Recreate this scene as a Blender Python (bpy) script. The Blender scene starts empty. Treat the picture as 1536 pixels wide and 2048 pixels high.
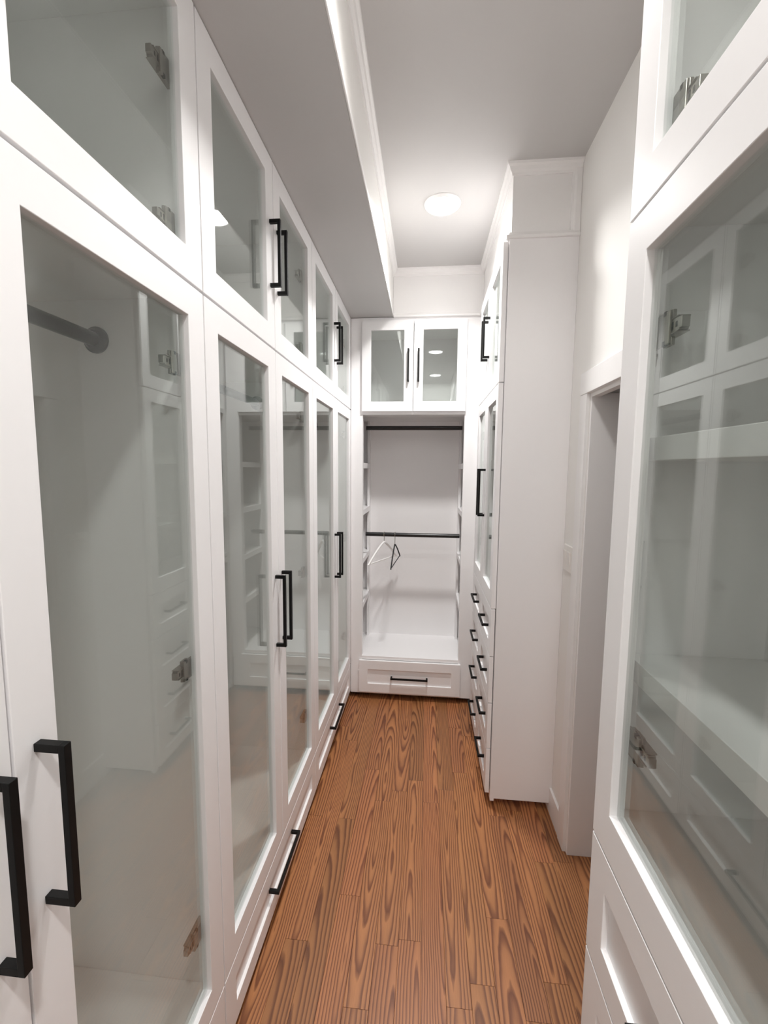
import bpy, bmesh, math, random
from mathutils import Vector, Matrix

S = bpy.context.scene
COL = S.collection
random.seed(7)

# ------------------------------------------------------------------ camera
CAM_Z = 1.685
cam_d = bpy.data.cameras.new('camera')
cam_d.sensor_fit = 'VERTICAL'
cam_d.sensor_height = 36.0
cam_d.sensor_width = 27.0
cam_d.lens = 860.86 / 2048 * 36.0
cam_d.clip_start = 0.02
cam = bpy.data.objects.new('camera', cam_d)
COL.objects.link(cam)
_r = Vector((0.99519733, 0.09750193, 0.00869768))
_u = Vector((-0.01830588, 0.09808711, 0.99500945))
_f = Vector((-0.09616221, 0.99038997, -0.09940089))
cam.matrix_world = Matrix(((_r.x, _u.x, -_f.x, 0), (_r.y, _u.y, -_f.y, 0),
                           (_r.z, _u.z, -_f.z, CAM_Z), (0, 0, 0, 1)))
S.camera = cam

# ------------------------------------------------------------------ world, light, exposure
w = bpy.data.worlds.new('world'); S.world = w
w.use_nodes = True
w.node_tree.nodes['Background'].inputs[0].default_value = (0.02, 0.02, 0.02, 1)
S.view_settings.view_transform = 'Standard'
S.view_settings.look = 'None'
S.view_settings.gamma = 1.0
S.view_settings.use_curve_mapping = False
S.view_settings.exposure = 0.14
LENS_GLOW = 26.0       # what the frosted lens gives off to all sides
LAMP_WATTS = (18.0, 6.2, 14.5)       # downward beam of each disc light
LAMP_SPREAD = math.radians(136)
LAMPS = [(0.056, 2.317), (0.080, 0.97), (0.10, -0.25)]
cy = S.cycles
cy.max_bounces = 16; cy.diffuse_bounces = 8; cy.glossy_bounces = 6
cy.transparent_max_bounces = 32; cy.caustics_reflective = False
cy.sample_clamp_indirect = 6.0

# ------------------------------------------------------------------ key planes (metres)
XL = -0.53          # faces of the wardrobe doors
XR = 0.323          # faces of the doors and drawers opposite
XW = 0.645          # right wall
YB = 3.01           # face of the alcove frame
ZS = 2.704          # soffit underside / cabinet tops
ZC = 3.009          # ceiling
XSOF = -0.243       # soffit fascia
YREAR = -0.90

# ------------------------------------------------------------------ materials
def new_mat(name):
    m = bpy.data.materials.new(name); m.use_nodes = True
    nt = m.node_tree
    return m, nt, nt.nodes['Principled BSDF']

def N(nt, t, **kw):
    n = nt.nodes.new(t)
    for k, v in kw.items(): setattr(n, k, v)
    return n

def paint(name, col, rough, bump=0.0, scale=120.0, var=0.0):
    m, nt, b = new_mat(name)
    b.inputs['Base Color'].default_value = (*col, 1)
    b.inputs['Roughness'].default_value = rough
    tc = N(nt, 'ShaderNodeTexCoord')
    nz = N(nt, 'ShaderNodeTexNoise'); nz.inputs['Scale'].default_value = scale
    nz.inputs['Detail'].default_value = 3
    nt.links.new(tc.outputs['Object'], nz.inputs['Vector'])
    if var:
        mx = N(nt, 'ShaderNodeMix', data_type='RGBA')
        mx.inputs[6].default_value = (*[c * (1 - var) for c in col], 1)
        mx.inputs[7].default_value = (*col, 1)
        nt.links.new(nz.outputs[0], mx.inputs[0])
        nt.links.new(mx.outputs[2], b.inputs['Base Color'])
    if bump:
        bp = N(nt, 'ShaderNodeBump'); bp.inputs['Strength'].default_value = bump
        bp.inputs['Distance'].default_value = 0.001
        nt.links.new(nz.outputs[0], bp.inputs['Height'])
        nt.links.new(bp.outputs[0], b.inputs['Normal'])
    return m

M = {}
M['white'] = paint('white_lacquer', (0.88, 0.87, 0.875), 0.36, 0.03, 60, 0.015)
M['inner'] = paint('white_interior', (0.83, 0.822, 0.815), 0.5, 0.03, 60, 0.015)
M['wall'] = paint('wall_paint', (0.86, 0.848, 0.826), 0.6, 0.08, 220, 0.02)
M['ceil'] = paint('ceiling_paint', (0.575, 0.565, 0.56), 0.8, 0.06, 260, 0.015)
M['trim'] = paint('trim_paint', (0.87, 0.86, 0.855), 0.4, 0.02, 60, 0.015)
M['switch'] = paint('switch_plastic', (0.82, 0.80, 0.77), 0.3, 0.0, 60, 0.01)
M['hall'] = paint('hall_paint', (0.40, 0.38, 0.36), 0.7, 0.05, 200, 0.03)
M['toe'] = paint('toe_shade', (0.30, 0.28, 0.27), 0.6, 0.03, 80, 0.05)  # white toe kicks with their recess shade put into the colour; also subfloor
M['black'] = paint('black_metal', (0.004, 0.004, 0.004), 0.5, 0.02, 300, 0.2)
M['black'].node_tree.nodes['Principled BSDF'].inputs['Specular IOR Level'].default_value = 0.22
M['rodblack'] = paint('black_rod_metal', (0.006, 0.006, 0.007), 0.3, 0.0, 200, 0.1)
M['plug'] = paint('slot_black', (0.02, 0.02, 0.02), 0.6, 0.0, 200, 0.1)
M['hang_white'] = paint('white_hanger_plastic', (0.86, 0.85, 0.84), 0.35, 0.0, 100, 0.01)
M['hang_black'] = paint('black_hanger_felt', (0.015, 0.015, 0.017), 0.7, 0.1, 900, 0.2)

m, nt, b = new_mat('nickel')
b.inputs['Base Color'].default_value = (0.34, 0.32, 0.29, 1); b.inputs['Metallic'].default_value = 1
b.inputs['Roughness'].default_value = 0.28
M['nickel'] = m

# thin clear pane: Schlick reflection over slightly green transmission
m, nt, b = new_mat('clear_glass')
nt.nodes.remove(b)
out = nt.nodes['Material Output']
lw = N(nt, 'ShaderNodeLayerWeight'); lw.inputs['Blend'].default_value = 0.5
p5 = N(nt, 'ShaderNodeMath', operation='POWER'); p5.inputs[1].default_value = 5.0
ma = N(nt, 'ShaderNodeMath', operation='MULTIPLY_ADD'); ma.inputs[1].default_value = 0.94; ma.inputs[2].default_value = 0.06
tr = N(nt, 'ShaderNodeBsdfTransparent'); tr.inputs[0].default_value = (0.925, 0.945, 0.935, 1)
gl = N(nt, 'ShaderNodeBsdfGlossy'); gl.inputs['Roughness'].default_value = 0.0
gl.inputs['Color'].default_value = (0.97, 1.0, 0.985, 1)
mx = N(nt, 'ShaderNodeMixShader')
nt.links.new(lw.outputs['Facing'], p5.inputs[0]); nt.links.new(p5.outputs[0], ma.inputs[0])
nt.links.new(ma.outputs[0], mx.inputs[0]); nt.links.new(tr.outputs[0], mx.inputs[1]); nt.links.new(gl.outputs[0], mx.inputs[2])
nt.links.new(mx.outputs[0], out.inputs[0])
M['glass'] = m

# lamp lens
m, nt, b = new_mat('lamp_lens')
b.inputs['Base Color'].default_value = (0.9, 0.9, 0.9, 1)
b.inputs['Emission Color'].default_value = (1.0, 0.982, 0.962, 1)
b.inputs['Emission Strength'].default_value = LENS_GLOW
M['lens'] = m

def oak():
    m, nt, b = new_mat('stained_oak')
    L = nt.links.new
    def math_(op, a, b_=None, c=None):
        n = N(nt, 'ShaderNodeMath', operation=op)
        for i, v in enumerate((a, b_, c)):
            if v is None: continue
            if isinstance(v, (int, float)): n.inputs[i].default_value = v
            else: L(v, n.inputs[i])
        return n.outputs[0]
    tc = N(nt, 'ShaderNodeTexCoord'); sp = N(nt, 'ShaderNodeSeparateXYZ'); L(tc.outputs['Object'], sp.inputs[0])
    oi = N(nt, 'ShaderNodeObjectInfo')
    wn = N(nt, 'ShaderNodeTexWhiteNoise', noise_dimensions='1D'); L(math_('MULTIPLY', oi.outputs['Random'], 917.3), wn.inputs['W'])
    rs = N(nt, 'ShaderNodeSeparateColor'); L(wn.outputs['Color'], rs.inputs[0])
    ra, rb, rc = rs.outputs
    x, y = sp.outputs[0], sp.outputs[1]
    off = math_('MULTIPLY', oi.outputs['Random'], 213.0)
    def noise(sx, sy, detail, rough=0.5):
        cb = N(nt, 'ShaderNodeCombineXYZ')
        L(math_('MULTIPLY', x, sx), cb.inputs[0]); L(math_('MULTIPLY', y, sy), cb.inputs[1]); L(off, cb.inputs[2])
        n = N(nt, 'ShaderNodeTexNoise'); n.inputs['Scale'].default_value = 1.0
        n.inputs['Detail'].default_value = detail; n.inputs['Roughness'].default_value = rough
        L(cb.outputs[0], n.inputs['Vector'])
        return n.outputs[0]
    # growth rings of a leaning trunk cut by the plank face
    x0 = math_('MULTIPLY_ADD', ra, 0.075, -0.0375)
    wob = math_('MULTIPLY_ADD', noise(1, 1.1, 2), 0.05, -0.025)
    xr = math_('ADD', math_('ADD', x, x0), math_('MULTIPLY', wob, 0.6))
    sl = math_('MULTIPLY', math_('MULTIPLY_ADD', rb, 0.05, 0.025), math_('MULTIPLY_ADD', math_('GREATER_THAN', rc, 0.45), 2.0, -1.0))
    d = math_('ADD', math_('MULTIPLY_ADD', rc, 0.03, 0.004), math_('ADD', math_('MULTIPLY', y, sl), math_('MULTIPLY', wob, 1.0)))
    r = math_('SQRT', math_('ADD', math_('MULTIPLY', xr, xr), math_('MULTIPLY', d, d)))
    r = math_('ADD', r, math_('MULTIPLY', noise(14, 3.6, 3), 0.013))
    r = math_('ADD', r, math_('MULTIPLY', noise(55, 12, 2), 0.0030))
    ph = math_('FRACT', math_('DIVIDE', r, math_('MULTIPLY_ADD', rb, 0.0055, 0.0074)))
    rp = N(nt, 'ShaderNodeValToRGB'); L(ph, rp.inputs[0])
    e = rp.color_ramp.elements
    e[0].position = 0.0; e[0].color = (1, 1, 1, 1)
    e[1].position = 1.0; e[1].color = (1, 1, 1, 1)
    for p_, v in ((0.10, 0.95), (0.42, 0.78), (0.66, 0.22), (0.82, 0.0), (0.95, 0.5)):
        q = rp.color_ramp.elements.new(p_); q.color = (v, v, v, 1)
    grain = N(nt, 'ShaderNodeMix', data_type='RGBA')
    grain.inputs[6].default_value = (0.150, 0.047, 0.017, 1)
    grain.inputs[7].default_value = (0.425, 0.180, 0.068, 1)
    L(rp.outputs[0], grain.inputs[0])
    # fine pores and per-plank tone
    pores = math_('MULTIPLY_ADD', noise(900, 14, 2), 0.42, 0.78)
    cloud = math_('MULTIPLY_ADD', noise(9, 2.0, 2), 0.24, 0.88)
    tone = math_('MULTIPLY_ADD', math_('POWER', math_('FRACT', math_('MULTIPLY', oi.outputs['Random'], 37.7)), 2.6), -0.26, 1.05)
    mul = math_('MULTIPLY', math_('MULTIPLY', pores, cloud), tone)
    hs = N(nt, 'ShaderNodeHueSaturation'); L(grain.outputs[2], hs.inputs['Color']); L(mul, hs.inputs['Value'])
    L(math_('MULTIPLY_ADD', ra, 0.006, 0.496), hs.inputs['Hue'])
    L(hs.outputs[0], b.inputs['Base Color'])
    b.inputs['Roughness'].default_value = 0.42
    bp = N(nt, 'ShaderNodeBump'); bp.inputs['Strength'].default_value = 0.12; bp.inputs['Distance'].default_value = 0.0006
    L(rp.outputs[0], bp.inputs['Height']); L(bp.outputs[0], b.inputs['Normal'])
    return m
M['oak'] = oak()

# ------------------------------------------------------------------ mesh builder
class MB:
    def __init__(self): self.v = []; self.f = []; self.smooth = False
    def quadbox(self, P):
        i = len(self.v); self.v += P
        self.f += [tuple(i + k for k in q) for q in ((0,1,2,3),(7,6,5,4),(0,4,5,1),(1,5,6,2),(2,6,7,3),(3,7,4,0))]
        return self
    def box(self, x0, x1, y0, y1, z0, z1):
        return self.quadbox([(x0,y0,z0),(x1,y0,z0),(x1,y1,z0),(x0,y1,z0),(x0,y0,z1),(x1,y0,z1),(x1,y1,z1),(x0,y1,z1)])
    def ring(self, pt, u0, u1, z0, z1, iu0, iu1, iz0, iz1, n0, n1):
        """rectangular frame with a hole, between depths n0 (back) and n1 (front)"""
        i = len(self.v)
        for n in (n0, n1):
            for (u, z) in ((u0,z0),(u1,z0),(u1,z1),(u0,z1),(iu0,iz0),(iu1,iz0),(iu1,iz1),(iu0,iz1)):
                self.v.append(pt(u, n, z))
        for k in range(4):
            a, b_ = k, (k + 1) % 4
            self.f += [(i+a, i+b_, i+4+b_, i+4+a), (i+8+a, i+8+4+a, i+8+4+b_, i+8+b_),
                       (i+a, i+8+a, i+8+b_, i+b_), (i+4+a, i+4+b_, i+12+b_, i+12+a)]
        return self
    def slab(self, pt, u0, u1, z0, z1, n0, n1):
        return self.quadbox([pt(u0,n0,z0),pt(u1,n0,z0),pt(u1,n1,z0),pt(u0,n1,z0),pt(u0,n0,z1),pt(u1,n0,z1),pt(u1,n1,z1),pt(u0,n1,z1)])
    def tube(self, pts, r, n=16, caps=True):
        pts = [Vector(p) for p in pts]; i0 = len(self.v); k = len(pts)
        up = None
        for j, p in enumerate(pts):
            t = (pts[min(j+1,k-1)] - pts[max(j-1,0)]).normalized()
            if up is None:
                up = t.orthogonal().normalized()
            up = (up - t * up.dot(t)).normalized(); sd = t.cross(up)
            rr = r[j] if isinstance(r, (list, tuple)) else r
            for q in range(n):
                a = 2*math.pi*q/n
                self.v.append(tuple(p + up*(rr*math.cos(a)) + sd*(rr*math.sin(a))))
        for j in range(k-1):
            for q in range(n):
                q2 = (q+1) % n
                self.f.append((i0+j*n+q, i0+j*n+q2, i0+(j+1)*n+q2, i0+(j+1)*n+q))
        if caps:
            self.f.append(tuple(i0+q for q in reversed(range(n))))
            self.f.append(tuple(i0+(k-1)*n+q for q in range(n)))
        self.smooth = True
        return self
    def lathe(self, cx_, cy_, prof, n=48, closed=False):
        """prof: list of (r,z); revolve about a vertical axis"""
        i0 = len(self.v); k = len(prof)
        for (r, z) in prof:
            for q in range(n):
                a = 2*math.pi*q/n
                self.v.append((cx_ + r*math.cos(a), cy_ + r*math.sin(a), z))
        for j in range(k if closed else k-1):
            j2 = (j+1) % k
            for q in range(n):
                q2 = (q+1) % n
                self.f.append((i0+j*n+q, i0+j*n+q2, i0+j2*n+q2, i0+j2*n+q))
        self.smooth = True
        return self
    def fan(self, idx): self.f.append(tuple(idx)); return self
    def sweep(self, prof, path_pts):
        """prof: list of (a,b) offsets; path_pts: list of functions giving world point for (a,b)"""
        i0 = len(self.v); k = len(prof)
        for fn in path_pts:
            for (a, b_) in prof: self.v.append(tuple(fn(a, b_)))
        for j in range(len(path_pts)-1):
            for q in range(k):
                q2 = (q+1) % k
                self.f.append((i0+j*k+q, i0+j*k+q2, i0+(j+1)*k+q2, i0+(j+1)*k+q))
        self.f.append(tuple(i0+q for q in range(k))); self.f.append(tuple(i0+(len(path_pts)-1)*k+q for q in range(k)))
        return self
    def build(self, name, mat, parent=None, bevel=0.0, origin=None, **props):
        off = Vector((0, 0, 0))
        if origin is not None: off = Vector(origin)
        q = parent
        base = Vector((0, 0, 0))
        while q is not None: base += q.location; q = q.parent
        me = bpy.data.meshes.new(name)
        sub = base + off if origin is None else Vector(origin)
        me.from_pydata([tuple(Vector(v) - sub) for v in self.v], [], self.f)
        bm = bmesh.new(); bm.from_mesh(me)
        bmesh.ops.recalc_face_normals(bm, faces=bm.faces)
        bm.to_mesh(me); bm.free()
        me.materials.append(mat if not isinstance(mat, str) else M[mat])
        if self.smooth:
            for p in me.polygons: p.use_smooth = len(p.vertices) <= 4
            me.set_sharp_from_angle(angle=math.radians(40))
        o = bpy.data.objects.new(name, me); COL.objects.link(o)
        if parent is not None: o.parent = parent
        if origin is not None: o.location = Vector(origin) - base
        if bevel:
            bv = o.modifiers.new('soft_edge', 'BEVEL'); bv.width = bevel; bv.segments = 2
            bv.limit_method = 'ANGLE'; bv.angle_limit = math.radians(40)
        for k_, v_ in props.items(): o[k_] = v_
        return o

def thing(name, loc, label, cat, group=None):
    o = bpy.data.objects.new(name, None); COL.objects.link(o); o.location = loc
    o.empty_display_size = 0.1
    o['label'] = label; o['category'] = cat
    if group: o['group'] = group
    return o

def struct(name, mb, mat, parent=None, bevel=0.0, label=None):
    o = mb.build(name, mat, parent, bevel)
    if parent is None: o['kind'] = 'structure'
    if label: o['label'] = label
    return o

# facing helpers: pt(u, n, z), n positive towards the aisle
def face_px(x): return lambda u, n, z: (x + n, u, z)
def face_nx(x): return lambda u, n, z: (x - n, u, z)
def face_ny(y): return lambda u, n, z: (u, y - n, z)

# ------------------------------------------------------------------ shell
PLW = 0.081
floor = struct('floor', MB().box(-1.12, 2.2, YREAR - 0.05, 3.55, -0.06, -0.019), 'toe', label='stained oak plank floor of the closet')
ends = {-4: [1.53], -3: [1.176], -2: [2.107], -1: [1.39], 0: [2.045, 0.9], 1: [2.14, 1.21], 2: [2.28, 2.70], 3: [1.50, 2.62], -5: [1.9, 0.8], -6: [1.35, 2.5]}
for k in range(-8, 12):
    xa = 0.0125 + k * PLW; xb = xa + PLW
    ys = list(ends.get(k, []))
    if not ys: ys = [random.uniform(0.9, 2.4)]
    ys.sort()
    while ys[0] > YREAR + 0.5: ys.insert(0, ys[0] - random.uniform(0.65, 1.15))
    while ys[-1] < 3.1 - 0.5: ys.append(ys[-1] + random.uniform(0.7, 1.2))
    ys = [y for y in ys if YREAR + 0.1 < y < 3.0]
    cuts = [YREAR] + ys + [3.12]
    for a, b_ in zip(cuts[:-1], cuts[1:]):
        MB().box(xa + 0.0003, xb - 0.0003, a + 0.0004, b_ - 0.0004, -0.019, 0.0).build('plank', 'oak', floor, 0.0005,
                 origin=((xa + xb) / 2, (a + b_) / 2, 0))
for k in range(12, 16):
    xa = 0.0125 + k * PLW
    MB().box(xa + 0.0003, xa + PLW - 0.0003, 0.6, 2.4, -0.019, 0.0).build('plank', 'oak', floor, 0.0005, origin=(xa + PLW/2, 1.5, 0))

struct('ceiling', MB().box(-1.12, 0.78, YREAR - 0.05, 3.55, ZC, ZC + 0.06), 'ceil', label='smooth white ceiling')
struct('wall_left', MB().box(-1.14, -1.075, YREAR - 0.05, 3.55, 0, ZC), 'wall', label='white wall behind the wardrobes')
struct('wall_back', MB().box(-1.07, 0.78, 3.49, 3.55, 0, ZC), 'wall', label='white wall behind the hanging alcove')
struct('wall_front', MB().box(-1.07, 0.78, YREAR - 0.06, YREAR, 0, ZC), 'wall', label='white wall opposite the hanging alcove')
wl = MB().box(-1.07, -0.565, YREAR, -0.065, 0, ZS)
struct('wall_left_return', wl, 'wall', label='white wall return beside the wardrobes')
struct('wall_right_return', MB().box(0.345, 0.70, YREAR, -0.485, 0, ZC), 'wall', label='white wall return beside the drawer cabinet')
DY0, DY1, DZ = 1.02, 1.822, 1.990       # doorway
XWo = XW + 0.17
wr = MB().box(XW, XWo, -0.484, DY0, 0, ZC).box(XW, XWo, DY1, 3.49, 0, ZC).box(XW, XW + 0.032, DY0, DY1, DZ, ZC).box(XW + 0.032, XWo, DY0, DY1, DZ + 0.14, ZC)
struct('wall_right', wr, 'wall', label='off-white wall with the doorway')
# soffit over the wardrobes
struct('wall_soffit', MB().box(-1.074, XSOF, YREAR, YB + 0.004, ZS + 0.010, ZC), 'wall', label='lowered white soffit over the wardrobes')
struct('soffit_shade', MB().box(-1.074, XSOF, YREAR, YB + 0.004, ZS + 0.002, ZS + 0.0099), 'ceil', label='thin grey slab added as the shaded underside of the soffit')  # slab added to carry the underside's shade as a greyer colour
# bulkhead over the far drawer cabinet and over the near one, and frieze over the alcove
D1 = 2.052
XBH = 0.356
struct('wall_bulkhead', MB().box(XBH, XW - 0.001, D1 + 0.012, YB, ZS, ZC), 'trim', label='white boxed bulkhead over the drawer cabinet by the light switch')
struct('wall_bulkhead_near', MB().box(XBH, XW - 0.001, -0.484, 0.775, ZS, ZC), 'trim', label='white boxed bulkhead over the drawer cabinet by the doorway')
struct('wall_frieze', MB().box(XSOF + 0.001, XW - 0.001, YB + 0.004, YB + 0.03, ZS, ZC), 'trim', label='white panelled frieze over the hanging alcove')

CROWN = [(0, 0), (0.006, 0), (0.008, 0.010), (0.016, 0.018), (0.020, 0.030), (0.028, 0.036), (0.030, 0.046), (0, 0.046)]
def crown_prof(z_top): return [(a, z_top - 0.046 + b_) for a, b_ in CROWN]
# crown along soffit fascia, frieze and bulkhead (one run)
cp = crown_prof(ZC)
mb = MB().sweep(cp, [lambda a, z: (XSOF + a, YREAR + 0.001, z), lambda a, z: (XSOF + a, YB + 0.004 - a, z),
                     lambda a, z: (XBH - a, YB + 0.004 - a, z), lambda a, z: (XBH - a, D1 + 0.012 - a, z),
                     lambda a, z: (XW - 0.001 , D1 + 0.012 - a, z)])
struct('trim_1', mb, 'trim', label='slim white crown moulding under the ceiling')
# lower bead of the soffit fascia
struct('trim_2', MB().box(XSOF, XSOF + 0.006, YREAR + 0.001, YB + 0.003, ZS + 0.002, ZS + 0.022), 'trim', bevel=0.002, label='thin white bead along the bottom of the soffit')
# base moulding of frieze and bulkhead, with the vertical strip on the wall side
LEDGE = [(0, 0), (0.022, 0.0), (0.024, 0.003), (0.024, 0.013), (0.014, 0.019), (0.009, 0.030), (0, 0.032)]
lp = [(a, ZS - 0.006 + b_) for a, b_ in LEDGE]
mb = MB().sweep(lp, [lambda a, z: (XSOF + 0.007, YB + 0.004 - a, z), lambda a, z: (XBH - a, YB + 0.004 - a, z),
                     lambda a, z: (XBH - a, D1 + 0.012 - a, z), lambda a, z: (XW - 0.001, D1 + 0.012 - a, z)])
struct('trim_3', mb, 'trim', label='white ledge moulding over the cabinet tops')
pr = [(0, 0), (0.012, 0), (0.012, 0.022), (0.007, 0.030), (0.006, 0.038), (0, 0.040)]
mb = MB().sweep(pr, [lambda a, s: (XW - 0.001 - s, D1 + 0.012 - a, ZS + 0.02), lambda a, s: (XW - 0.001 - s, D1 + 0.012 - a, ZC - 0.02)])
struct('trim_4', mb, 'trim', label='white upright moulding between the bulkhead and the wall')

# door casing, jamb, open leaf, hall
CW = 0.076
cas = MB().box(XW - 0.014, XW, DY1 + 0.003, DY1 + CW, 0, DZ + 0.003)
cas.box(XW - 0.016, XW, DY0 - CW, DY1 + CW, DZ + 0.003, DZ + 0.090)
cas.box(XW - 0.014, XW, DY0 - CW, DY0 - 0.003, 0, DZ + 0.003)
struct('trim_5', cas, 'trim', bevel=0.0015, label='flat white casing around the doorway')
jam = MB().box(XW + 0.001, XWo, DY1 - 0.014, DY1 + 0.0005, 0, DZ).box(XW + 0.001, XWo, DY0 - 0.0005, DY0 + 0.014, 0, DZ).box(XW + 0.001, XW + 0.0315, DY0 + 0.0145, DY1 - 0.0145, DZ - 0.014, DZ + 0.0005)
struct('trim_6', jam, 'trim', bevel=0.001, label='white jamb lining of the doorway')
struct('slot_shade', MB().box(XW + 0.05, XWo - 0.02, DY0 + 0.02, DY1 - 0.001, DZ + 0.06, DZ + 0.139), 'plug', label='black block added as shade inside the slot above the doorway opening')  # block added in the slot, its unlit darkness put into the colour
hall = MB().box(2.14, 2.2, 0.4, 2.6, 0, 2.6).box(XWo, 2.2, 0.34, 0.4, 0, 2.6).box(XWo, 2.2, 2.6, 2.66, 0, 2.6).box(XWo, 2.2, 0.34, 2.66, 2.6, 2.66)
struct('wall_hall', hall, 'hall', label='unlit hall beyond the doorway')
# skirting
struct('baseboard_right', MB().box(XW - 0.012, XW, DY1 + CW + 0.001, 2.30, 0, 0.125), 'trim', bevel=0.002, label='short white baseboard between door casing and cabinet')

# ------------------------------------------------------------------ fittings
def handle(parent, pt, u, z, length, vertical=True, n=0.0, stand=0.037, wd=0.012):
    """square U-shaped bar pull centred at (u, z) on surface depth n"""
    mb = MB(); h = length / 2; t = 0.010
    if vertical:
        mb.slab(pt, u - wd/2, u + wd/2, z - h, z + h, n + stand - t, n + stand)
        mb.slab(pt, u - wd/2, u + wd/2, z - h, z - h + wd, n, n + stand - t + 0.0005)
        mb.slab(pt, u - wd/2, u + wd/2, z + h - wd, z + h, n, n + stand - t + 0.0005)
    else:
        mb.slab(pt, u - h, u + h, z - wd/2, z + wd/2, n + stand - t, n + stand)
        mb.slab(pt, u - h, u - h + wd, z - wd/2, z + wd/2, n, n + stand - t + 0.0005)
        mb.slab(pt, u + h - wd, u + h, z - wd/2, z + wd/2, n, n + stand - t + 0.0005)
    return mb.build('handle', 'black', parent, 0.0008)

def hinge(parent, pt, ue, s, z):
    """concealed hinge at door stile inner edge ue; s = +1 when the glass lies towards -u"""
    mb = MB()
    def sl(a0, a1, z0, z1, n0, n1):
        u0, u1 = sorted((ue + s*a0, ue + s*a1)); mb.slab(pt, u0, u1, z + z0, z + z1, n0, n1)
    sl(-0.027, 0.012, -0.024, 0.024, -0.031, -0.0262)      # base plate
    sl(-0.026, -0.004, 0.0135, 0.0255, -0.037, -0.031)
    sl(-0.026, -0.004, -0.0255, -0.0135, -0.037, -0.031)
    sl(-0.046, 0.030, -0.0095, 0.0095, -0.044, -0.031)     # arm
    sl(-0.044, 0.030, -0.0115, -0.0095, -0.047, -0.029)
    sl(-0.044, 0.030, 0.0095, 0.0115, -0.047, -0.029)
    sl(-0.052, -0.045, -0.008, 0.008, -0.042, -0.030)
    h = mb.build('hinge', 'nickel', parent, 0.001)
    sc = MB()
    def ss(a0, a1, z0, z1, n0, n1):
        u0, u1 = sorted((ue + s*a0, ue + s*a1)); sc.slab(pt, u0, u1, z + z0, z + z1, n0, n1)
    ss(-0.030, -0.022, -0.006, 0.006, -0.0445, -0.0305)
    ss(-0.040, -0.036, -0.004, 0.004, -0.0445, -0.0305)
    ss(-0.018, -0.011, 0.018, 0.025, -0.0355, -0.0260)
    ss(-0.018, -0.011, -0.025, -0.018, -0.0355, -0.0260)
    sc.build("hinge_slots", "plug", parent)
    return h

def glass_door(parent, pt, u0, u1, z0, z1, hinge_side, handle_z=None, handle_len=0.21, hinges=(), stand=0.037, hin=0.032, st=0.066, tr_=0.068, br=0.072, hname='door'):
    """shaker frame with a clear pane; hinge_side -1 hinges at u0, +1 at u1"""
    d = MB().ring(pt, u0, u1, z0, z1, u0 + st, u1 - st, z0 + br, z1 - tr_, -0.022, 0.0).build(hname, 'white', parent, 0.0012)
    MB().slab(pt, u0 + st - 0.006, u1 - st + 0.006, z0 + br - 0.006, z1 - tr_ + 0.006, -0.0165, -0.0125).build('glass_pane', 'glass', d)
    # hidden stop that holds the pane
    MB().ring(pt, u0 + st - 0.012, u1 - st + 0.012, z0 + br - 0.012, z1 - tr_ + 0.012,
              u0 + st - 0.003, u1 - st + 0.003, z0 + br - 0.003, z1 - tr_ + 0.003, -0.0255, -0.0222).build('pane_stop', 'inner', d)
    if handle_z is not None:
        hu = u0 + hin if hinge_side > 0 else u1 - hin
        handle(d, pt, hu, handle_z, handle_len, stand=stand)
    for hz in hinges:
        if hinge_side > 0: hinge(d, pt, u1 - st, 1, hz)
        else: hinge(d, pt, u0 + st, -1, hz)
    return d

def drawer_front(parent, pt, u0, u1, z0, z1, hlen, rail=0.064, hoff=0.0, rz=None):
    rz = rz if rz else rail
    d = MB().ring(pt, u0, u1, z0, z1, u0 + rail, u1 - rail, z0 + rz, z1 - rz, -0.020, 0.0).build('drawer', 'white', parent, 0.0012)
    MB().slab(pt, u0 + rail - 0.004, u1 - rail + 0.004, z0 + rz - 0.004, z1 - rz + 0.004, -0.018, -0.010).build('drawer_panel', 'white', d)
    handle(d, pt, (u0 + u1)/2 + hoff, (z0 + z1)/2, hlen, False, -0.010)
    return d

def rod(parent, p0, p1, r=0.016, name='clothes_rod', flange=True):
    o = MB().tube([p0, p1], r, 24).build(name, 'rodblack', parent)
    if flange:
        a, b_ = Vector(p0), Vector(p1); t = (b_ - a).normalized()
        for q, s in ((a, 1), (b_, -1)):
            MB().tube([q, q + t*s*0.004, q + t*s*0.006, q + t*s*0.014], [0.031, 0.031, 0.027, 0.021], 28).build('rod_flange', 'rodblack', o)
    return o

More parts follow.
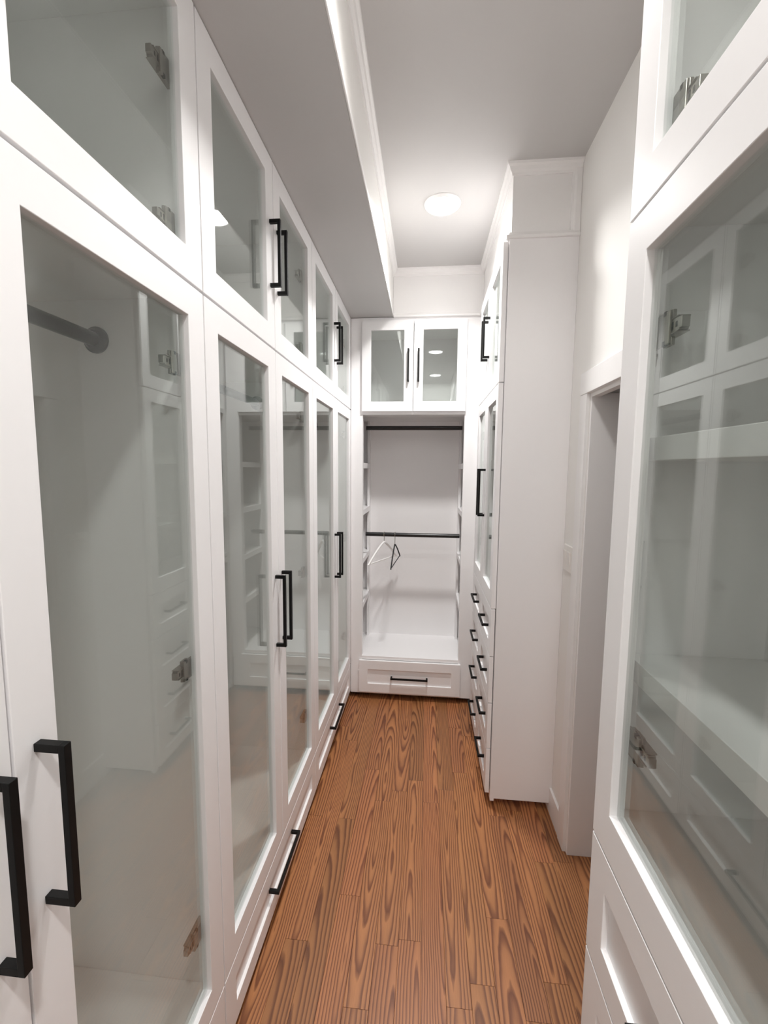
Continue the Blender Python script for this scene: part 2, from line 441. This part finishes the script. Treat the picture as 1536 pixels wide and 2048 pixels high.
# ------------------------------------------------------------------ wardrobes along the left
ZG0, ZG1 = 2.0890, 2.0955     # gap between lower and upper doors
ZDR0, ZDR1, ZDO = 0.052, 0.256, 0.260
def wardrobe(y0, ym, y1, label, pull=(1.172, 0.264, 0.037, 0.032)):
    t = thing('wardrobe_cabinet', ((XL - 1.06)/2, (y0 + y1)/2, 0), label, 'cabinet', 'glass-door wardrobes under the soffit')
    pt = face_px(XL)
    xb, xf = -1.06, XL - 0.024
    MB().box(xb, xf, y0 + 0.001, y0 + 0.019, 0.05, ZS).build('side_panel', 'inner', t)
    MB().box(xb, xf, y1 - 0.019, y1 - 0.001, 0.05, ZS).build('side_panel', 'inner', t)
    MB().box(xb, xb + 0.012, y0 + 0.0195, y1 - 0.0195, 0.05, ZS).build('back_panel', 'inner', t)
    MB().box(xb + 0.0125, xf, y0 + 0.0195, y1 - 0.0195, ZS - 0.018, ZS).build('top_panel', 'inner', t)
    MB().box(xb + 0.0125, xf, y0 + 0.0195, y1 - 0.0195, 2.078, 2.098).build('divider_shelf', 'inner', t)
    MB().box(xb + 0.0125, xf, y0 + 0.0195, y1 - 0.0195, 0.262, 0.282).build('bottom_deck', 'inner', t)
    MB().box(xb + 0.0125, xf, y0 + 0.0195, y1 - 0.0195, 0.05, 0.066).build('base_panel', 'inner', t)
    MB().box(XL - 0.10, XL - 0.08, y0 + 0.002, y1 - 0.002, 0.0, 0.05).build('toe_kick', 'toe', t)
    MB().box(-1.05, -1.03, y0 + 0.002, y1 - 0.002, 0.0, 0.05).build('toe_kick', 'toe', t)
    g = 0.0025
    lowh = (0.497, 1.206, 1.914); uph = (2.21, 2.515)
    glass_door(t, pt, y0 + g, ym - g, ZDO, ZG0, -1, 1.172, 0.264, lowh)
    glass_door(t, pt, ym + g, y1 - g, ZDO, ZG0, +1, pull[0], pull[1], lowh, pull[2], pull[3])
    glass_door(t, pt, y0 + g, ym - g, ZG1, ZS - 0.001, -1, 2.394, 0.213, uph)
    glass_door(t, pt, ym + g, y1 - g, ZG1, ZS - 0.001, +1, 2.394, 0.213, uph)
    drawer_front(t, pt, y0 + g, y1 - g, ZDR0, ZDR1, 0.27, 0.066, rz=0.062)
    rod(t, (-0.79, y0 + 0.0195, 1.985), (-0.79, y1 - 0.0195, 1.985), 0.0165)
    return t
wardrobe(-0.058, 0.477, 1.012, 'tall white glass-door wardrobe cabinet standing furthest from the open hanging alcove', pull=(1.184, 0.243, 0.046, 0.033))
wardrobe(1.012, 1.500, 1.997, 'tall white glass-door wardrobe cabinet in the middle of its row under the soffit')
wardrobe(1.997, 2.503, 3.006, 'tall white glass-door wardrobe cabinet adjoining the open hanging alcove')

# ------------------------------------------------------------------ hanging alcove at the end
al = thing('hanging_alcove', (-0.09, 3.23, 0), 'white built-in hanging alcove with two black rods, side shelves and a wide drawer', 'alcove')
NX0, NX1, NZ0, NZ1, NYB = -0.446, 0.252, 0.321, 2.058, 3.462
ff = MB().box(-0.529, NX0, YB, YB + 0.020, 0.038, ZS - 0.001).box(NX1, 0.345, YB, YB + 0.020, 0.038, ZS - 0.001)
ff.box(NX0, NX1, YB, YB + 0.020, 0.038, NZ0).box(NX0, NX1, YB, YB + 0.020, NZ1, ZS - 0.001)
# cut the upper opening out of the frame: top and bottom rails plus stiles only
ff = MB()
ff.box(-0.529, NX0, YB, YB + 0.020, 0.038, ZS - 0.001).box(NX1, 0.345, YB, YB + 0.020, 0.038, ZS - 0.001)
ff.box(NX0, NX1, YB, YB + 0.020, 0.297, NZ0).box(NX0, NX1, YB, YB + 0.020, 0.038, 0.060)
ff.box(NX0, NX1, YB, YB + 0.020, NZ1, 2.098).box(NX0, NX1, YB, YB + 0.020, 2.660, ZS - 0.001)
ff.build('face_frame', 'white', al)
MB().box(-1.05, 0.64, NYB, NYB + 0.016, 0.05, ZS).build('back_panel', 'white', al)
MB().box(NX0 - 0.02, NX1 + 0.02, YB + 0.0205, NYB - 0.0005, NZ0 - 0.022, NZ0).build('seat_deck', 'white', al)
MB().box(-1.03, 0.62, YB + 0.0205, NYB - 0.0005, NZ1, NZ1 + 0.03).build('top_deck', 'inner', al)
MB().box(NX0 - 0.02, NX1 + 0.02, YB + 0.0205, NYB - 0.0005, ZS - 0.018, ZS).build('top_panel', 'inner', al)
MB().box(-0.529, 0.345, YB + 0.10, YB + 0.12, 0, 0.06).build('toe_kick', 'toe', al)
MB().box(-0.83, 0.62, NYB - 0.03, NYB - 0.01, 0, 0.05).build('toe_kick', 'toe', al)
for xs in (NX0 - 0.019, NX1 + 0.001):
    MB().box(xs, xs + 0.018, YB + 0.0205, NYB - 0.0005, NZ1 + 0.03, ZS - 0.0185).build('upper_side_panel', 'inner', al)
    MB().box(xs, xs + 0.018, YB + 0.0205, NYB - 0.0005, 0.05, NZ0 - 0.0225).build('lower_side_panel', 'inner', al)
SHZ = (0.685, 1.018, 1.372, 1.709)
for sgn, xe, xo in ((-1, NX0, -1.03), (1, NX1, 0.62)):
    # side frame: rear stile and front stile, with shelf rails between
    x0, x1 = sorted((xe, xe + sgn*0.019))
    MB().box(x0, x1, NYB - 0.062, NYB - 0.0005, NZ0, NZ1).build('side_stile', 'white', al)
    MB().box(x0, x1, YB + 0.0205, YB + 0.045, NZ0, NZ1).build('side_stile', 'white', al)
    a0, a1 = sorted((xe + sgn*0.0195, xo))
    for z in SHZ:
        sh = MB().box(a0, a1, YB + 0.0205, NYB - 0.0005, z - 0.012, z + 0.018).build('side_shelf', 'inner', al)
        MB().box(x0, x1, YB + 0.0455, NYB - 0.0625, z - 0.020, z + 0.019).build('shelf_lip', 'white', sh, 0.001)
    MB().box(a0, a1, YB + 0.0205, NYB - 0.0005, NZ0 - 0.02, NZ0 - 0.001).build('side_shelf', 'inner', al)
    o0, o1 = sorted((xo, xo + sgn*0.016))
    MB().box(o0, o1, YB + 0.004, NYB - 0.0005, NZ0 - 0.02, NZ1 + 0.03).build('outer_side_panel', 'inner', al)
    if sgn > 0:
        MB().box(0.3455, xo, YB + 0.004, YB + 0.020, NZ0 - 0.02, NZ1 + 0.03).build('cubby_front_panel', 'inner', al)
    else:
        MB().box(xo, -0.5295, YB + 0.004, YB + 0.020, NZ0 - 0.02, NZ1 + 0.03).build('cubby_front_panel', 'inner', al)
ptb = face_ny(YB - 0.022)
glass_door(al, ptb, -0.450, -0.1015, 2.078, 2.676, -1, 2.379, 0.212, (), st=0.062, tr_=0.062, br=0.066)
glass_door(al, ptb, -0.0965, 0.254, 2.078, 2.676, +1, 2.379, 0.212, (), st=0.062, tr_=0.062, br=0.066)
drawer_front(al, face_ny(YB - 0.0205), -0.464, 0.268, 0.055, 0.295, 0.268, 0.064, rz=0.066)
rod(al, (NX0 - 0.001, 3.2, 1.985), (NX1 + 0.001, 3.2, 1.985), 0.0155, flange=False)
rod(al, (NX0 - 0.001, 3.2, 1.194), (NX1 + 0.001, 3.2, 1.194), 0.0155, flange=False)

# hangers
def hanger(xh, apex_z, tips, label, mat, r, name):
    """wire hook over the rod and a bent shoulder bar; tips = two world points"""
    t = thing(name, (xh, 3.2, apex_z), label, 'hanger')
    a, b_ = Vector(tips[0]), Vector(tips[1])
    dirv = Vector((b_.x - a.x, b_.y - a.y, 0)).normalized()
    c = Vector((xh, 3.2, 1.194)); R = 0.0185
    # hook over the rod
    pts = []
    for k in range(19):
        an = math.radians(-150 + 15 * k)      # open towards one side
        if an > math.radians(90): break
        pts.append(c + Vector((0, 0, 1)) * (R*math.cos(an)) + Vector((0, 1, 0)) * (R*math.sin(an)))
    pts += [c + Vector((0, R*0.85, -0.012)), c + Vector((0, R*0.3, -0.026)), c + Vector((0, 0.001, -0.040)), Vector((xh, 3.2, apex_z - 0.004))]
    MB().tube([tuple(p) for p in pts], 0.0022, 10).build('hook', 'nickel', t)
    ap = Vector((xh, 3.2, apex_z))
    sh = MB()
    def arm(tip):
        P = []
        for k in range(13):
            q = k / 12
            p = ap.lerp(tip, q)
            p.z = ap.z + (tip.z - ap.z) * (0.22*q + 0.78*q**1.35) - 0.0*q
            P.append(tuple(p))
        return P
    A = arm(a); B = arm(b_)
    sh.tube(list(reversed(A)) + B[1:], [r*(0.95 if 0 < i < 24 else 0.85) for i in range(25)], 12)
    sh.build('shoulder_bar', mat, t)
    lo = Vector((0, 0, 0.006))
    MB().tube([tuple(a + lo + (b_-a)*0.02), tuple(b_ + lo - (b_-a)*0.02)], r*0.62, 10).build('trouser_bar', mat, t)
    return t
hanger(-0.308, 1.137, ((-0.406, 3.035, 0.990), (-0.226, 3.338, 1.004)), 'white clothes hanger hung askew on the lower black rod', 'hang_white', 0.0082, 'clothes_hanger')
hanger(-0.226, 1.120, ((-0.243, 3.045, 0.962), (-0.196, 3.360, 1.000)), 'slim black clothes hanger hung on the lower black rod', 'hang_black', 0.0052, 'clothes_hanger')

# ------------------------------------------------------------------ drawer cabinets on the right
def drawer_cabinet(y0, y1, doors, columns, label, hlen, near_face_filler=0.0, hoff=0.0):
    """doors: door boundaries in y; columns: drawer boundaries"""
    t = thing('drawer_cabinet', ((XR + XW)/2, (y0 + y1)/2, 0), label, 'cabinet', 'glass-door cabinets over drawers')
    pt = face_nx(XR)
    xf, xb = XR + 0.024, XW - 0.0006
    MB().box(xf + 0.019, xb, y0, y0 + 0.018, 0.045, ZS - 0.001).build('side_panel', 'white', t)
    MB().box(xf + 0.019, xb, y1 - 0.018, y1, 0.045, ZS - 0.001).build('side_panel', 'white', t)
    yi0, yi1 = y0 + 0.0185, y1 - 0.0185
    MB().box(xb - 0.01, xb, yi0, yi1, 0.045, ZS - 0.001).build('back_panel', 'inner', t)
    for z, nm in ((ZS - 0.02, 'top_panel'), (2.074, 'divider_shelf'), (1.050, 'deck'), (0.046, 'base_panel')):
        MB().box(xf + 0.0005, xb - 0.0105, yi0, yi1, z, z + 0.018).build(nm, 'inner', t)
    for z in (1.328, 1.702):
        MB().box(xf + 0.012, xb - 0.0105, yi0, yi1, z, z + 0.037).build('shelf', 'inner', t, 0.001)
    # face frame stiles and rails
    fr = MB()
    fr.box(xf, xf + 0.0185, y0 - 0.003, y0 + 0.030, 0.034, ZS - 0.001)
    fr.box(xf, xf + 0.0185, y1 - 0.030, y1, 0.034, ZS - 0.001)
    for z in ((0.046, 0.064), (1.002, 1.036), (2.068, 2.098), (2.672, ZS - 0.001)):
        fr.box(xf, xf + 0.0003, y0 + 0.030, y1 - 0.030, z[0], z[1])
    fr.build('face_frame', 'white', t)
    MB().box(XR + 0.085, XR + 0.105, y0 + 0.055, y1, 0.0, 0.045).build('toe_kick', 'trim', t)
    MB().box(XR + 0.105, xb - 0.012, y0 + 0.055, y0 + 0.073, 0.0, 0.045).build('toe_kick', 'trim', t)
    g = 0.002
    hz = (1.231, 1.896)
    for i, (a, b_) in enumerate(zip(doors[:-1], doors[1:])):
        side = -1 if i == 0 else 1
        glass_door(t, pt, a + g, b_ - g, 1.018, 2.083, side, 1.560, 0.262, hz, st=0.062, tr_=0.066, br=0.078)
        glass_door(t, pt, a + g, b_ - g, 2.087, 2.694, side, 2.385, 0.213, (2.205, 2.58), st=0.062, tr_=0.066, br=0.066)
    zz = (0.062, 0.300, 0.538, 0.776, 1.016)
    for a, b_ in zip(columns[:-1], columns[1:]):
        for z0, z1 in zip(zz[:-1], zz[1:]):
            drawer_front(t, pt, a + g, b_ - g, z0 + 0.002, z1 - 0.002, hlen, 0.062, hoff, rz=0.064)
    return t
drawer_cabinet(D1, 3.004, (D1 + 0.010, 2.447, 2.838), (D1 + 0.010, 2.447, 2.838), 'white cabinet of glass doors over stacked drawers, beside the light switch', 0.165)
# plain filler between that cabinet and the alcove corner
drawer_cabinet(-0.482, 0.790, (-0.478, 0.152, 0.782), (-0.478, 0.152, 0.782), 'white cabinet of glass doors over wide drawers, across the doorway from the light switch', 0.20, hoff=0.004)

# ------------------------------------------------------------------ light switch
sw = thing('light_switch', (XW, 1.965, 1.293), 'white double rocker light switch on the wall beside the door casing', 'light switch')
MB().box(XW - 0.011, XW, 1.905, 2.024, 1.236, 1.353).build('switch_plate', 'switch', sw, 0.003)
for yc_ in (1.941, 1.989):
    yA, yB = yc_ - 0.0165, yc_ + 0.0165; zA, zB = 1.260, 1.327
    rk = MB().quadbox([(XW - 0.0100, yA, zA), (XW - 0.0125, yA, zA), (XW - 0.0125, yB, zA), (XW - 0.0100, yB, zA),
                       (XW - 0.0100, yA, zB), (XW - 0.0185, yA, zB), (XW - 0.0185, yB, zB), (XW - 0.0100, yB, zB)])
    rk.build('rocker', 'switch', sw, 0.0006)

# ------------------------------------------------------------------ ceiling lights
def ceiling_light(x, y, watts, label, group=None):
    t = thing('ceiling_light', (x, y, ZC), label, 'ceiling light', group)
    MB().lathe(x, y, [(0.076, ZC), (0.092, ZC), (0.0915, ZC - 0.004), (0.086, ZC - 0.009), (0.080, ZC - 0.013), (0.076, ZC - 0.011)], 56, True).build('trim_ring', 'trim', t)
    mb = MB().lathe(x, y, [(0.0755, ZC - 0.0005), (0.0755, ZC - 0.0035), (0.066, ZC - 0.0040), (0.04, ZC - 0.0044), (0.012, ZC - 0.0046)], 56)
    n = len(mb.v); mb.fan([n - 56 + q for q in range(56)])
    mb.fan(list(range(56)))
    mb.build('lens', 'lens', t)
    ld = bpy.data.lights.new('disc_lamp', 'AREA'); ld.shape = 'DISK'; ld.size = 0.145
    ld.energy = watts; ld.spread = LAMP_SPREAD; ld.color = (1.0, 0.982, 0.962)
    lo = bpy.data.objects.new('disc_lamp', ld); COL.objects.link(lo); lo.parent = t; lo.location = (0, 0, -0.0056)
    return t
ceiling_light(*LAMPS[0], LAMP_WATTS[0], 'round white disc light glowing on the ceiling before the alcove')
for p_, w_ in zip(LAMPS[1:], LAMP_WATTS[1:]):
    ceiling_light(*p_, w_, 'round white disc ceiling light mirrored in the glass door above the alcove', 'ceiling lights mirrored in the alcove door')
